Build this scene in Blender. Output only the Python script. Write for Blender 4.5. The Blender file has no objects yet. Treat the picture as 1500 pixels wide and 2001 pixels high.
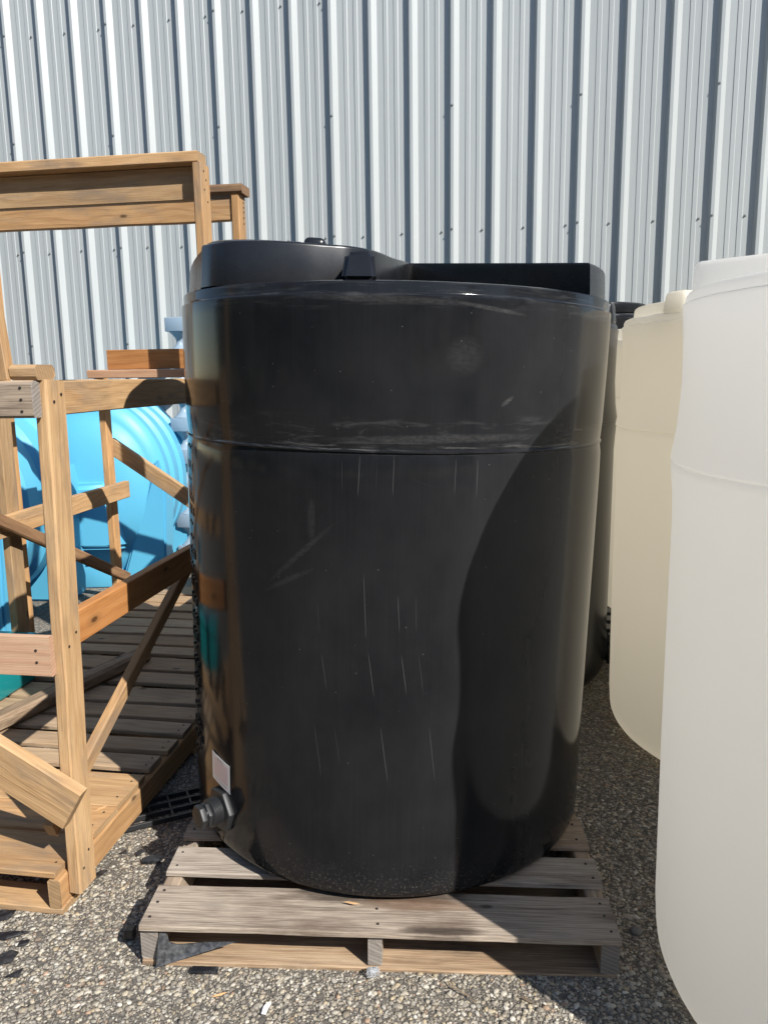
import bpy, bmesh, math, random
import numpy as np
from mathutils import Vector, Matrix
from math import sin, cos, radians, pi, atan2, sqrt

# ---------------------------------------------------------------- camera, sky, sun, exposure
scene = bpy.context.scene
R = radians
SUN_AZ, SUN_EL = R(44.0), R(39.5)          # azimuth from -Y towards +X
SUN_DIR = Vector((sin(SUN_AZ)*cos(SUN_EL), -cos(SUN_AZ)*cos(SUN_EL), sin(SUN_EL)))

cam_d = bpy.data.cameras.new('camera')
cam = bpy.data.objects.new('camera', cam_d); scene.collection.objects.link(cam)
cam_d.sensor_fit = 'VERTICAL'; cam_d.sensor_height = 24.0; cam_d.lens = 1510.0/2001.0*24.0
cam_d.clip_start = 0.05; cam_d.clip_end = 400
PITCH, ROLL = R(10.1), R(0.8)
d_ = Vector((0, cos(PITCH), -sin(PITCH))); u_ = Vector((0, sin(PITCH), cos(PITCH))); r_ = Vector((1, 0, 0))
cr = r_*cos(ROLL) - u_*sin(ROLL); cu = r_*sin(ROLL) + u_*cos(ROLL)
cam.matrix_world = Matrix(((cr.x, cu.x, -d_.x, 0), (cr.y, cu.y, -d_.y, 0), (cr.z, cu.z, -d_.z, 1.5), (0, 0, 0, 1)))
scene.camera = cam

world = bpy.data.worlds.new('World'); scene.world = world; world.use_nodes = True
wn = world.node_tree.nodes; wl = world.node_tree.links
sky = wn.new('ShaderNodeTexSky'); sky.sky_type = 'NISHITA'; sky.sun_disc = False
sky.sun_elevation = SUN_EL; sky.sun_rotation = R(136.0); sky.air_density = 1.0; sky.dust_density = 0.15
wl.new(sky.outputs[0], wn['Background'].inputs[0]); wn['Background'].inputs[1].default_value = 0.095

sun_d = bpy.data.lights.new('sun', 'SUN'); sun_d.energy = 4.3; sun_d.angle = R(0.5); sun_d.color = (1.0, 0.965, 0.915)
sun = bpy.data.objects.new('sun', sun_d); scene.collection.objects.link(sun)
sun.rotation_euler = SUN_DIR.to_track_quat('Z', 'Y').to_euler(); sun.location = (6, -6, 9)

vs = scene.view_settings
vs.view_transform = 'Standard'; vs.look = 'None'; vs.gamma = 1.0; vs.use_curve_mapping = False; vs.exposure = 0.78
scene.cycles.use_denoising = True
scene.cycles.max_bounces = 10; scene.cycles.diffuse_bounces = 5; scene.cycles.transmission_bounces = 8

rng = random.Random(7)
nrng = np.random.default_rng(11)
COL = scene.collection

# ---------------------------------------------------------------- helpers: objects
def finish(o, parent=None, label=None, cat=None, group=None, kind=None):
    if parent is not None: o.parent = parent
    if label: o['label'] = label
    if cat: o['category'] = cat
    if group: o['group'] = group
    if kind: o['kind'] = kind
    return o

def empty(name, loc, rot=(0, 0, 0), **k):
    o = bpy.data.objects.new(name, None); o.empty_display_size = 0.1
    o.location = loc; o.rotation_euler = rot
    COL.objects.link(o); return finish(o, **k)

def mesh_obj(name, verts, faces, mat, parent=None, smooth=False, auto=None, mtx=None, **k):
    me = bpy.data.meshes.new(name); me.from_pydata([tuple(v) for v in verts], [], faces); me.update()
    return link_mesh(name, me, mat, parent, smooth, auto, mtx, **k)

def link_mesh(name, me, mat, parent=None, smooth=False, auto=None, mtx=None, **k):
    if mat is not None and not me.materials: me.materials.append(mat)
    if smooth:
        me.polygons.foreach_set('use_smooth', [True]*len(me.polygons))
        if auto:
            me.set_sharp_from_angle(angle=R(auto))
    o = bpy.data.objects.new(name, me); COL.objects.link(o)
    if mtx is not None: o.matrix_basis = mtx
    return finish(o, parent, **k)

def bm_obj(name, bm, mat, parent=None, smooth=False, auto=None, mtx=None, **k):
    me = bpy.data.meshes.new(name)
    bmesh.ops.recalc_face_normals(bm, faces=bm.faces); bm.to_mesh(me); bm.free()
    return link_mesh(name, me, mat, parent, smooth, auto, mtx, **k)

def frame_from(xaxis, yhint):
    x = Vector(xaxis).normalized(); y = Vector(yhint); y = (y - x*y.dot(x)).normalized(); z = x.cross(y)
    return x, y, z

def board(name, a, b, w, t, wdir, mat, parent, segs=4, cham=0.003, jit=0.0012, cut=0.0, **k):
    """a sawn board: local X along its length, Y across its width, Z its thickness"""
    a = Vector(a); b = Vector(b); L = (b - a).length
    x, y, z = frame_from(b - a, wdir)
    M = Matrix(((x.x, y.x, z.x, (a.x+b.x)/2), (x.y, y.y, z.y, (a.y+b.y)/2), (x.z, y.z, z.z, (a.z+b.z)/2), (0, 0, 0, 1)))
    hw, ht, c = w/2, t/2, cham
    prof = [(-hw+c, -ht), (hw-c, -ht), (hw, -ht+c), (hw, ht-c), (hw-c, ht), (-hw+c, ht), (-hw, ht-c), (-hw, -ht+c)]
    V, F = [], []
    for i in range(segs+1):
        sx = -L/2 + L*i/segs
        dy, dz = rng.uniform(-jit, jit), rng.uniform(-jit, jit)*0.6
        for (py, pz) in prof:
            ex = 0
            if cut and i in (0, segs): ex = cut*py/hw*(1 if i else -1)
            V.append((sx+ex+(rng.uniform(-jit, jit) if i in (0, segs) else 0), py+dy+rng.uniform(-jit, jit)*0.5, pz+dz))
    for i in range(segs):
        for j in range(8):
            p, q = i*8+j, i*8+(j+1) % 8
            F.append((p, q, q+8, p+8))
    F.append(tuple(reversed(range(8)))); F.append(tuple(range(segs*8, segs*8+8)))
    return mesh_obj(name, V, F, mat, parent, mtx=M, **k)

def lathe(name, prof, mat, parent=None, n=128, mtx=None, auto=40, wob=None, **k):
    V, F = [], []
    m = len(prof)
    for i in range(n):
        a = 2*pi*i/n
        for j, (r, z) in enumerate(prof):
            rr = r if wob is None else r + wob(a, z)*(1 if r > 0.3 else 0)
            V.append((rr*sin(a), -rr*cos(a), z))
    for i in range(n):
        i2 = (i+1) % n
        for j in range(m-1):
            F.append((i*m+j, i2*m+j, i2*m+j+1, i*m+j+1))
    F.append(tuple(i*m+m-1 for i in range(n)))
    F.append(tuple(i*m for i in reversed(range(n))))
    return mesh_obj(name, V, F, mat, parent, smooth=True, auto=auto, mtx=mtx, **k)

def prism(outline, z0, z1, bev=0.0, segs=2, taper=0.0):
    """vertical prism of a plan outline, its edges rounded"""
    bm = bmesh.new()
    cx = sum(p[0] for p in outline)/len(outline); cy = sum(p[1] for p in outline)/len(outline)
    lo = [bm.verts.new((x, y, z0)) for x, y in outline]
    hi = [bm.verts.new((x-(x-cx)*taper, y-(y-cy)*taper, z1)) for x, y in outline]
    n = len(lo)
    bm.faces.new(hi); bm.faces.new(list(reversed(lo)))
    for i in range(n): bm.faces.new((lo[i], lo[(i+1) % n], hi[(i+1) % n], hi[i]))
    bmesh.ops.recalc_face_normals(bm, faces=bm.faces)
    if bev:
        ed = [e for e in bm.edges if len(e.link_faces) == 2 and e.calc_face_angle(0) > 0.35]
        bmesh.ops.bevel(bm, geom=ed, offset=bev, segments=segs, profile=0.5, affect='EDGES', clamp_overlap=True)
    return bm

def box_bm(x0, x1, y0, y1, z0, z1, bev=0.0, segs=2):
    return prism([(x0, y0), (x1, y0), (x1, y1), (x0, y1)], z0, z1, bev, segs)

# ---------------------------------------------------------------- helpers: materials
class N:
    """small node builder"""
    def __init__(self, name):
        self.m = bpy.data.materials.new(name); self.m.use_nodes = True
        self.t = self.m.node_tree; self.n = self.t.nodes; self.l = self.t.links
        self.bsdf = self.n['Principled BSDF']; self.out = self.n['Material Output']
    def set(self, sock, v):
        if hasattr(v, 'is_linked') or isinstance(v, bpy.types.NodeSocket): self.l.new(v, sock)
        else: sock.default_value = v
    def node(self, typ, **ins):
        nd = self.n.new(typ)
        for key, v in ins.items():
            if key in nd.inputs: self.set(nd.inputs[key], v)
            else: setattr(nd, key, v)
        return nd
    def math(self, op, a, b=0.0, c=0.0, clamp=False):
        nd = self.n.new('ShaderNodeMath'); nd.operation = op; nd.use_clamp = clamp
        self.set(nd.inputs[0], a); self.set(nd.inputs[1], b); self.set(nd.inputs[2], c)
        return nd.outputs[0]
    def vmath(self, op, a, b=(0, 0, 0)):
        nd = self.n.new('ShaderNodeVectorMath'); nd.operation = op
        self.set(nd.inputs[0], a); self.set(nd.inputs[1], b); return nd.outputs[0]
    def obj(self): return self.n.new('ShaderNodeTexCoord').outputs['Object']
    def noise(self, vec, scale, detail=3, rough=0.55, dist=0.0):
        nd = self.node('ShaderNodeTexNoise', Vector=vec, Scale=scale, Detail=detail, Roughness=rough, Distortion=dist)
        return nd.outputs[0]
    def ramp(self, fac, stops, interp='LINEAR'):
        nd = self.n.new('ShaderNodeValToRGB'); nd.color_ramp.interpolation = interp
        cr_ = nd.color_ramp
        while len(cr_.elements) < len(stops): cr_.elements.new(0.5)
        for e, (p, c) in zip(cr_.elements, stops):
            e.position = p; e.color = (c, c, c, 1) if isinstance(c, (int, float)) else (*c, 1)
        self.set(nd.inputs[0], fac); return nd.outputs[0]
    def mix(self, fac, a, b, mode='MIX'):
        nd = self.n.new('ShaderNodeMix'); nd.data_type = 'RGBA'; nd.blend_type = mode
        self.set(nd.inputs[0], fac)
        self.set(nd.inputs[6], (*a, 1) if isinstance(a, tuple) and len(a) == 3 else a)
        self.set(nd.inputs[7], (*b, 1) if isinstance(b, tuple) and len(b) == 3 else b)
        return nd.outputs[2]
    def bump(self, h, strength=0.3, dist=0.002):
        nd = self.node('ShaderNodeBump', Height=h, Strength=strength, Distance=dist); return nd.outputs[0]
    def p(self, **k):
        for key, v in k.items():
            key = key.replace('_', ' ')
            if isinstance(v, tuple) and len(v) == 3 and 'Color' in key: v = (*v, 1)
            self.set(self.bsdf.inputs[key], v)
        return self.m

def wood(name, light, mid, dark, stain=None, stain_amt=0.0, rough=0.7, ringy=1.0, knots=True, grain=1.0):
    s = N(name); o = s.obj()
    rnd = s.n.new('ShaderNodeObjectInfo').outputs['Random']
    off = s.n.new('ShaderNodeCombineXYZ')
    s.set(off.inputs[0], s.math('MULTIPLY', rnd, 37.0)); s.set(off.inputs[1], s.math('MULTIPLY', rnd, 11.3)); s.set(off.inputs[2], s.math('MULTIPLY', rnd, 5.1))
    v = s.vmath('ADD', o, off.outputs[0])
    low = s.noise(s.vmath('MULTIPLY', v, (2.2, 7, 7)), 1.0, 2, 0.5)
    sep = s.n.new('ShaderNodeSeparateXYZ'); s.set(sep.inputs[0], v)
    # growth-ring bands bending along the board
    yy = s.math('ADD', s.math('MULTIPLY', sep.outputs[1], 1.0), s.math('MULTIPLY', sep.outputs[2], 0.7))
    ph = s.math('ADD', s.math('MULTIPLY', yy, 190.0), s.math('MULTIPLY', low, 30.0*ringy))
    ring = s.math('MULTIPLY_ADD', s.math('SINE', ph), 0.5, 0.5)
    ring = s.math('POWER', ring, 2.2)
    fine = s.noise(s.vmath('MULTIPLY', v, (7, 420, 420)), 1.0, 3, 0.6)
    blot = s.noise(s.vmath('MULTIPLY', v, (3, 9, 9)), 1.0, 4, 0.6)
    f = s.math('ADD', s.math('MULTIPLY', ring, 0.17), s.math('MULTIPLY', s.math('MULTIPLY_ADD', s.math('SUBTRACT', fine, 0.5), 1.9*grain, 0.5), 0.62))
    f = s.math('ADD', f, s.math('MULTIPLY', s.math('SUBTRACT', blot, 0.5), 0.85))
    col = s.ramp(f, [(0.05, light), (0.42, mid), (0.95, dark)])
    tint = s.math('MULTIPLY_ADD', rnd, 0.34, 0.83)
    col = s.mix(1.0, col, s.ramp(s.math('MULTIPLY', tint, 0.5), [(0.0, 0.0), (1.0, 2.0)]) if False else s.node('ShaderNodeCombineColor', Red=tint, Green=tint, Blue=s.math('MULTIPLY', tint, 0.98)).outputs[0], 'MULTIPLY')
    r2 = s.math('FRACT', s.math('MULTIPLY', rnd, 7.13)); r3 = s.math('FRACT', s.math('MULTIPLY', rnd, 17.7))
    col = s.mix(s.math('MULTIPLY', r2, 0.75), col, s.mix(1.0, col, (1.06, 0.85, 0.64), 'MULTIPLY'))
    col = s.mix(s.math('MULTIPLY', s.math('GREATER_THAN', r3, 0.7), s.math('MULTIPLY', blot, 0.7)), col, s.mix(1.0, col, (0.74, 0.76, 0.80), 'MULTIPLY'))
    if stain:
        st = s.noise(s.vmath('MULTIPLY', v, (2.5, 10, 10)), 1.3, 5, 0.65)
        sm = s.ramp(st, [(0.50, 0.0), (0.72, 1.0)])
        col = s.mix(s.math('MULTIPLY', sm, stain_amt), col, stain)
    hgt = s.math('ADD', s.math('MULTIPLY', fine, 0.7), s.math('MULTIPLY', ring, 0.25))
    if knots:
        vo = s.node('ShaderNodeTexVoronoi', Vector=s.vmath('MULTIPLY', v, (5.5, 13.0, 13.0)), Scale=1.0, Randomness=1.0)
        kd = vo.outputs['Distance']
        km = s.ramp(kd, [(0.07, 1.0), (0.13, 0.0)])
        kr = s.ramp(kd, [(0.12, 0.6), (0.30, 0.0)])
        # keep only one cell in three
        sc = s.node('ShaderNodeSeparateColor', Color=vo.outputs['Color']).outputs[0]
        keep = s.math('GREATER_THAN', sc, 0.66)
        col = s.mix(s.math('MULTIPLY', kr, keep), col, tuple(x*0.72 for x in mid))
        col = s.mix(s.math('MULTIPLY', km, keep), col, tuple(x*0.45 for x in dark))
    # end grain: darker arcs where the face looks along the board
    nrm = s.n.new('ShaderNodeTexCoord').outputs['Normal']
    sn = s.n.new('ShaderNodeSeparateXYZ'); s.set(sn.inputs[0], nrm)
    endm = s.math('GREATER_THAN', s.math('ABSOLUTE', sn.outputs[0]), 0.8)
    rr = s.math('POWER', s.math('ADD', s.math('POWER', s.math('ADD', sep.outputs[1], -0.03), 2.0), s.math('POWER', sep.outputs[2], 2.0)), 0.5)
    er = s.math('MULTIPLY_ADD', s.math('SINE', s.math('ADD', s.math('MULTIPLY', rr, 620.0), s.math('MULTIPLY', blot, 4.0))), 0.5, 0.5)
    ecol = s.mix(er, tuple(x*0.92 for x in mid), tuple(0.5*x+0.4*y for x, y in zip(mid, dark)))
    col = s.mix(endm, col, ecol)
    return s.p(Base_Color=col, Roughness=rough, Normal=s.bump(hgt, 0.7, 0.002*grain), Specular_IOR_Level=0.25)

M = {}
M['pine'] = wood('pine', (0.50, 0.345, 0.195), (0.41, 0.268, 0.142), (0.255, 0.15, 0.072), (0.20, 0.155, 0.115), 0.75, grain=1.25)
M['pine_orange'] = wood('pine_orange', (0.44, 0.235, 0.10), (0.36, 0.175, 0.066), (0.23, 0.10, 0.035), None, 0, 0.6, 0.8)
M['pine_bark'] = wood('pine_bark', (0.34, 0.22, 0.12), (0.25, 0.15, 0.085), (0.12, 0.07, 0.04), (0.06, 0.04, 0.03), 0.8, 0.85)
M['weathered'] = wood('weathered', (0.42, 0.375, 0.325), (0.33, 0.29, 0.25), (0.16, 0.137, 0.115), (0.13, 0.092, 0.066), 0.8, 0.85, 0.9, grain=2.3)
M['deck'] = wood('deck', (0.44, 0.34, 0.235), (0.36, 0.265, 0.175), (0.20, 0.14, 0.09), (0.15, 0.12, 0.095), 0.5, 0.8, grain=1.3)
M['plywood'] = wood('plywood', (0.52, 0.355, 0.245), (0.46, 0.29, 0.19), (0.35, 0.185, 0.11), None, 0, 0.65, 0.45, knots=False)
def stain_board(name, base, blobs):
    m = M[base].copy(); m.name = name
    nt = m.node_tree; b = nt.nodes['Principled BSDF']
    src = b.inputs['Base Color'].links[0].from_socket
    s = N.__new__(N); s.m = m; s.t = nt; s.n = nt.nodes; s.l = nt.links; s.bsdf = b
    o = s.obj(); w = s.noise(s.vmath('MULTIPLY', o, (9, 30, 30)), 1.0, 5, 0.65)
    sep = s.n.new('ShaderNodeSeparateXYZ'); s.set(sep.inputs[0], o)
    col = src
    for (cx, cy, rx, ry, amt, c) in blobs:
        dx = s.math('POWER', s.math('ABSOLUTE', s.math('DIVIDE', s.math('ADD', sep.outputs[0], -cx), rx)), 2.0)
        dy = s.math('POWER', s.math('ABSOLUTE', s.math('DIVIDE', s.math('ADD', sep.outputs[1], -cy), ry)), 2.0)
        d = s.math('ADD', s.math('ADD', dx, dy), s.math('MULTIPLY', s.math('SUBTRACT', w, 0.5), 1.9))
        col = s.mix(s.math('MULTIPLY', s.ramp(d, [(0.25, 1.0), (1.0, 0.0)]), amt), col, c)
    s.set(b.inputs['Base Color'], col)
    return m
M['wetwood'] = wood('wetwood', (0.40, 0.33, 0.25), (0.29, 0.22, 0.155), (0.14, 0.10, 0.07), (0.06, 0.045, 0.035), 0.75, 0.8, grain=1.5)

s = N('wall_paint'); o = s.obj()
n1 = s.noise(s.vmath('MULTIPLY', o, (2.0, 2.0, 0.35)), 1.4, 4, 0.6)
n2 = s.noise(s.vmath('MULTIPLY', o, (30, 30, 0.8)), 1.0, 3, 0.6)
c = s.mix(n1, (0.372, 0.398, 0.394), (0.415, 0.434, 0.424))
c = s.mix(s.ramp(n2, [(0.55, 0.0), (0.8, 0.35)]), c, (0.30, 0.315, 0.31))
rp = s.n.new('ShaderNodeObjectInfo').outputs['Random']
rt = s.math('MULTIPLY_ADD', rp, 0.10, 0.95)
c = s.mix(1.0, c, s.node('ShaderNodeCombineColor', Red=rt, Green=rt, Blue=rt).outputs[0], 'MULTIPLY')
M['wall'] = s.p(Base_Color=c, Roughness=0.36, Specular_IOR_Level=0.6, Normal=s.bump(s.math('ADD', s.noise(o, 3.5, 2), s.math('MULTIPLY', s.ramp(s.node('ShaderNodeTexVoronoi', Vector=o, Scale=2.3).outputs['Distance'], [(0.02, 1.0), (0.06, 0.0)]), 0.6)), 0.10, 0.012))

s = N('screw_metal'); M['screw'] = s.p(Base_Color=(0.32, 0.32, 0.31), Metallic=0.6, Roughness=0.5)
s = N('nail_metal'); M['nail'] = s.p(Base_Color=(0.05, 0.042, 0.038), Metallic=0.5, Roughness=0.6)

def scratch_mask(s, th, z, segs, w):
    tot = None
    for (t0, z0), (t1, z1), inten in segs:
        if z0 == z1: continue
        lo, hi = min(z0, z1), max(z0, z1)
        t0, t1 = R(t0), R(t1)
        k = (t1-t0)/(z1-z0)
        line = s.math('ABSOLUTE', s.math('SUBTRACT', th, s.math('MULTIPLY_ADD', z, k, t0-k*z0)))
        near = s.math('LESS_THAN', line, w)
        mid, half = (lo+hi)/2, (hi-lo)/2
        zr = s.math('DIVIDE', s.math('ABSOLUTE', s.math('SUBTRACT', z, mid)), half)
        fade = s.math('SUBTRACT', 1.0, s.math('POWER', zr, 4.0), clamp=True)
        one = s.math('MULTIPLY', s.math('MULTIPLY', near, fade), inten)
        tot = one if tot is None else s.math('ADD', tot, one)
    return tot

SCR = [((-8.086, 1.183), (-8.433, 1.084), 1), ((-0.722, 1.185), (-0.884, 1.087), .8), ((12.775, 1.178), (12.584, 1.089), .7), ((17.865, 1.179), (17.736, 1.083), 1),
       ((-6.993, 0.898), (-6.226, 0.725), 1), ((0.657, 0.843), (1.175, 0.745), .8), ((4.622, 0.843), (4.945, 0.748), .4), ((-5.726, 0.692), (-4.184, 0.571), 1),
       ((1.738, 0.688), (3.094, 0.582), 1), ((5.655, 0.687), (6.961, 0.576), .4), ((-16.654, 0.681), (-15.262, 0.581), .7), ((-2.684, 0.496), (-0.808, 0.343), 1),
       ((8.459, 0.495), (10.309, 0.339), .7), ((-18.389, 0.485), (-16.571, 0.339), .6), ((-13.5, 0.489), (-11.964, 0.376), .35), ((2.783, 1.131), (7.725, 1.11), .35),
       ((-12.013, 1.173), (-11.96, 1.095), .35), ((-17.548, 0.814), (-17.036, 0.728), .3), ((22.0, 0.80), (22.4, 0.66), .15), ((-4.4, 1.16), (-4.5, 1.11), .3)]

def black_poly(name, seam_z=None, rim_z=None, scr=None, rough=0.33):
    s = N(name); o = s.obj()
    sep = s.n.new('ShaderNodeSeparateXYZ'); s.set(sep.inputs[0], o)
    x, y, z = sep.outputs
    th = s.math('ARCTAN2', x, s.math('MULTIPLY', y, -1.0))
    cv = s.n.new('ShaderNodeCombineXYZ'); s.set(cv.inputs[0], s.math('MULTIPLY', th, 0.64)); s.set(cv.inputs[2], z)
    sv = cv.outputs[0]
    streak = s.noise(s.vmath('MULTIPLY', sv, (260, 1, 2.2)), 1.0, 3, 0.65)
    cloud = s.noise(s.vmath('MULTIPLY', sv, (2.2, 1, 1.6)), 1.6, 5, 0.62)
    dust = s.math('ADD', s.math('MULTIPLY', s.ramp(cloud, [(0.32, 0.0), (0.72, 1.0)]), 0.75), s.math('MULTIPLY', s.ramp(streak, [(0.42, 0.0), (0.75, 1.0)]), 0.20))
    col = s.mix(dust, (0.0070, 0.0076, 0.0090), (0.0210, 0.0216, 0.0230))
    spots = s.node('ShaderNodeTexVoronoi', Vector=s.vmath('MULTIPLY', sv, (38, 1, 38)), Scale=1.0)
    sp = s.math('MULTIPLY', s.ramp(spots.outputs['Distance'], [(0.035, 1.0), (0.05, 0.0)]), s.math('GREATER_THAN', s.node('ShaderNodeSeparateColor', Color=spots.outputs['Color']).outputs[1], 0.86))
    col = s.mix(s.math('MULTIPLY', sp, 0.45), col, (0.30, 0.29, 0.27))
    def band(zc, hw, amt, col, yscale=60):
        b = s.math('SUBTRACT', 1.0, s.math('DIVIDE', s.math('ABSOLUTE', s.math('SUBTRACT', z, zc)), hw), clamp=True)
        nn = s.noise(s.vmath('MULTIPLY', sv, (7, 1, yscale)), 1.0, 5, 0.7, 0.6)
        f = s.math('MULTIPLY', s.math('POWER', b, 0.7), s.ramp(nn, [(0.52, 0.0), (0.70, 1.0)]))
        return s.mix(s.math('MULTIPLY', f, amt), col, (0.13, 0.13, 0.125))
    if seam_z:
        col = band(seam_z+0.008, 0.018, 0.9, col, 90); col = band(seam_z+0.04, 0.05, 0.35, col, 40)
    if rim_z:
        col = band(rim_z-0.025, 0.045, 0.32, col, 80)
        # mud splash and chalky wear near the base
        low = s.math('SUBTRACT', 1.0, s.math('DIVIDE', z, 0.16), clamp=True)
        nn = s.noise(sv, 130, 4, 0.7)
        col = s.mix(s.math('MULTIPLY', s.math('POWER', low, 2.0), s.ramp(nn, [(0.55, 0.0), (0.68, 0.8)])), col, (0.17, 0.15, 0.125))
    if scr:
        col = s.mix(s.math('MULTIPLY', scratch_mask(s, th, z, scr, 0.0006), 0.36, clamp=True), col, (0.26, 0.26, 0.25))
    if scr:
        for (tc, zc_, wx, wz, sl, amt) in ((24.5, 1.315, 0.020, 0.008, 0.6, 0.6), (-22, 0.93, 0.10, 0.012, 0.9, 0.22), (-25, 0.86, 0.08, 0.010, 0.5, 0.2), (-19, 1.02, 0.012, 0.06, 0.2, 0.22), (14, 1.42, 0.05, 0.05, 0.0, 0.2), (9, 1.225, 0.30, 0.012, 0.02, 0.4), (-3, 1.545, 0.25, 0.010, -0.03, 0.35), (20, 1.53, 0.10, 0.006, -0.12, 0.5)):
            u = s.math('MULTIPLY', s.math('SUBTRACT', th, R(tc)), 0.64)
            w = s.math('SUBTRACT', s.math('SUBTRACT', z, zc_), s.math('MULTIPLY', u, sl))
            dd = s.math('ADD', s.math('POWER', s.math('ABSOLUTE', s.math('DIVIDE', u, wx)), 2.0), s.math('POWER', s.math('ABSOLUTE', s.math('DIVIDE', w, wz)), 2.0))
            fl = s.noise(s.vmath('MULTIPLY', sv, (60, 1, 160)), 1.0, 4, 0.7)
            fm = s.math('MULTIPLY', s.math('MULTIPLY', s.ramp(dd, [(0.2, 1.0), (1.0, 0.0)]), s.ramp(fl, [(0.35, 0.15), (0.65, 1.0)])), amt)
            col = s.mix(fm, col, (0.085, 0.083, 0.08))
    rg = s.math('ADD', s.math('MULTIPLY', cloud, 0.16), rough-0.08)
    h = s.math('ADD', s.math('MULTIPLY', streak, 0.35), s.math('MULTIPLY', s.noise(sv, 5, 2), 2.0))
    return s.p(Base_Color=col, Roughness=rg, Specular_IOR_Level=0.23, Normal=s.bump(h, 0.07, 0.002))

M['black_main'] = black_poly('black_poly_main', 1.193, 1.589, SCR, 0.13)
M['black'] = black_poly('black_poly', None, None, None, 0.24)
s = N('black_smooth'); o = s.obj()
nn = s.noise(o, 9, 4, 0.6)
M['black_top'] = s.p(Base_Color=s.mix(nn, (0.006, 0.0065, 0.008), (0.013, 0.013, 0.014)), Roughness=s.math('MULTIPLY_ADD', nn, 0.15, 0.20), Normal=s.bump(s.noise(o, 60, 2), 0.04, 0.002))
s = N('fitting_grey'); o = s.obj()
M['fitting'] = s.p(Base_Color=s.mix(s.noise(o, 40, 4), (0.012, 0.013, 0.014), (0.024, 0.025, 0.027)), Roughness=0.5)
s = N('shard_plastic'); o = s.obj()
M['shard'] = s.p(Base_Color=s.mix(s.ramp(s.noise(o, 55, 5, 0.7), [(0.5, 0.0), (0.7, 1.0)]), (0.012, 0.013, 0.016), (0.06, 0.06, 0.062)), Roughness=0.3)

def translucent_poly(name, c1, c2, trans, rough=0.42, tcol=None):
    s = N(name); o = s.obj()
    cloud = s.noise(s.vmath('MULTIPLY', o, (1.5, 1.5, 1.0)), 1.3, 4, 0.6)
    col = s.mix(cloud, c1, c2)
    sp = s.node('ShaderNodeTexVoronoi', Vector=o, Scale=26.0)
    dot = s.ramp(sp.outputs['Distance'], [(0.03, 1.0), (0.05, 0.0)])
    col = s.mix(s.math('MULTIPLY', dot, 0.3), col, (0.9, 0.9, 0.86))
    s.p(Base_Color=col, Roughness=rough, Specular_IOR_Level=0.4, Normal=s.bump(s.noise(s.vmath('MULTIPLY', o, (1, 1, .5)), 4.5, 3), 0.12, 0.01))
    tr = s.node('ShaderNodeBsdfTranslucent', Color=(*(tcol or c2), 1))
    mx = s.n.new('ShaderNodeMixShader'); mx.inputs[0].default_value = trans
    s.l.new(s.bsdf.outputs[0], mx.inputs[1]); s.l.new(tr.outputs[0], mx.inputs[2]); s.l.new(mx.outputs[0], s.out.inputs[0])
    return s.m
M['white'] = translucent_poly('white_poly', (0.90, 0.89, 0.86), (0.925, 0.915, 0.885), 0.66, tcol=(0.985, 0.965, 0.92))
M['cream'] = translucent_poly('cream_poly', (0.86, 0.82, 0.72), (0.89, 0.85, 0.76), 0.66, tcol=(0.975, 0.935, 0.845))
M['blue'] = translucent_poly('blue_poly', (0.11, 0.47, 0.69), (0.14, 0.52, 0.74), 0.22, tcol=(0.03, 0.42, 0.80))
M['teal'] = translucent_poly('teal_poly', (0.012, 0.26, 0.27), (0.02, 0.32, 0.34), 0.25, 0.18, tcol=(0.02, 0.40, 0.36))
M['pale_plastic'] = translucent_poly('pale_plastic', (0.26, 0.35, 0.43), (0.33, 0.42, 0.50), 0.15, 0.3, tcol=(0.5, 0.66, 0.8))

s = N('asphalt'); o = s.obj()
vo = s.node('ShaderNodeTexVoronoi', Vector=o, Scale=85.0)
ed = s.node('ShaderNodeTexVoronoi', Vector=o, Scale=85.0, feature='DISTANCE_TO_EDGE')
peb = s.ramp(ed.outputs['Distance'], [(0.05, 0.0), (0.16, 1.0)])
rc = s.node('ShaderNodeSeparateColor', Color=vo.outputs['Color']).outputs[0]
pc = s.ramp(rc, [(0.0, (0.10, 0.09, 0.08)), (0.35, (0.22, 0.195, 0.16)), (0.6, (0.33, 0.29, 0.235)), (0.85, (0.44, 0.41, 0.35)), (1.0, (0.30, 0.20, 0.13))])
grit = s.noise(o, 420, 3, 0.7); big = s.noise(o, 1.7, 4, 0.6)
mat_c = s.mix(grit, (0.055, 0.05, 0.043), (0.21, 0.19, 0.16))
c = s.mix(peb, mat_c, pc)
c = s.mix(s.math('MULTIPLY', s.ramp(big, [(0.4, 0.0), (0.75, 1.0)]), 0.45), c, (0.10, 0.087, 0.07))
M['asphalt'] = s.p(Base_Color=c, Roughness=0.88, Normal=s.bump(s.math('ADD', peb, s.math('MULTIPLY', grit, 0.5)), 0.7, 0.004), Specular_IOR_Level=0.25)

s = N('aggregate'); at = s.node('ShaderNodeVertexColor', layer_name='tone').outputs[0]
gn = s.noise(s.obj(), 300, 3, 0.65)
M['aggregate'] = s.p(Base_Color=s.mix(1.0, at, s.ramp(gn, [(0.2, 0.55), (0.7, 1.1)]), 'MULTIPLY'), Roughness=0.75, Specular_IOR_Level=0.3)

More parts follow.
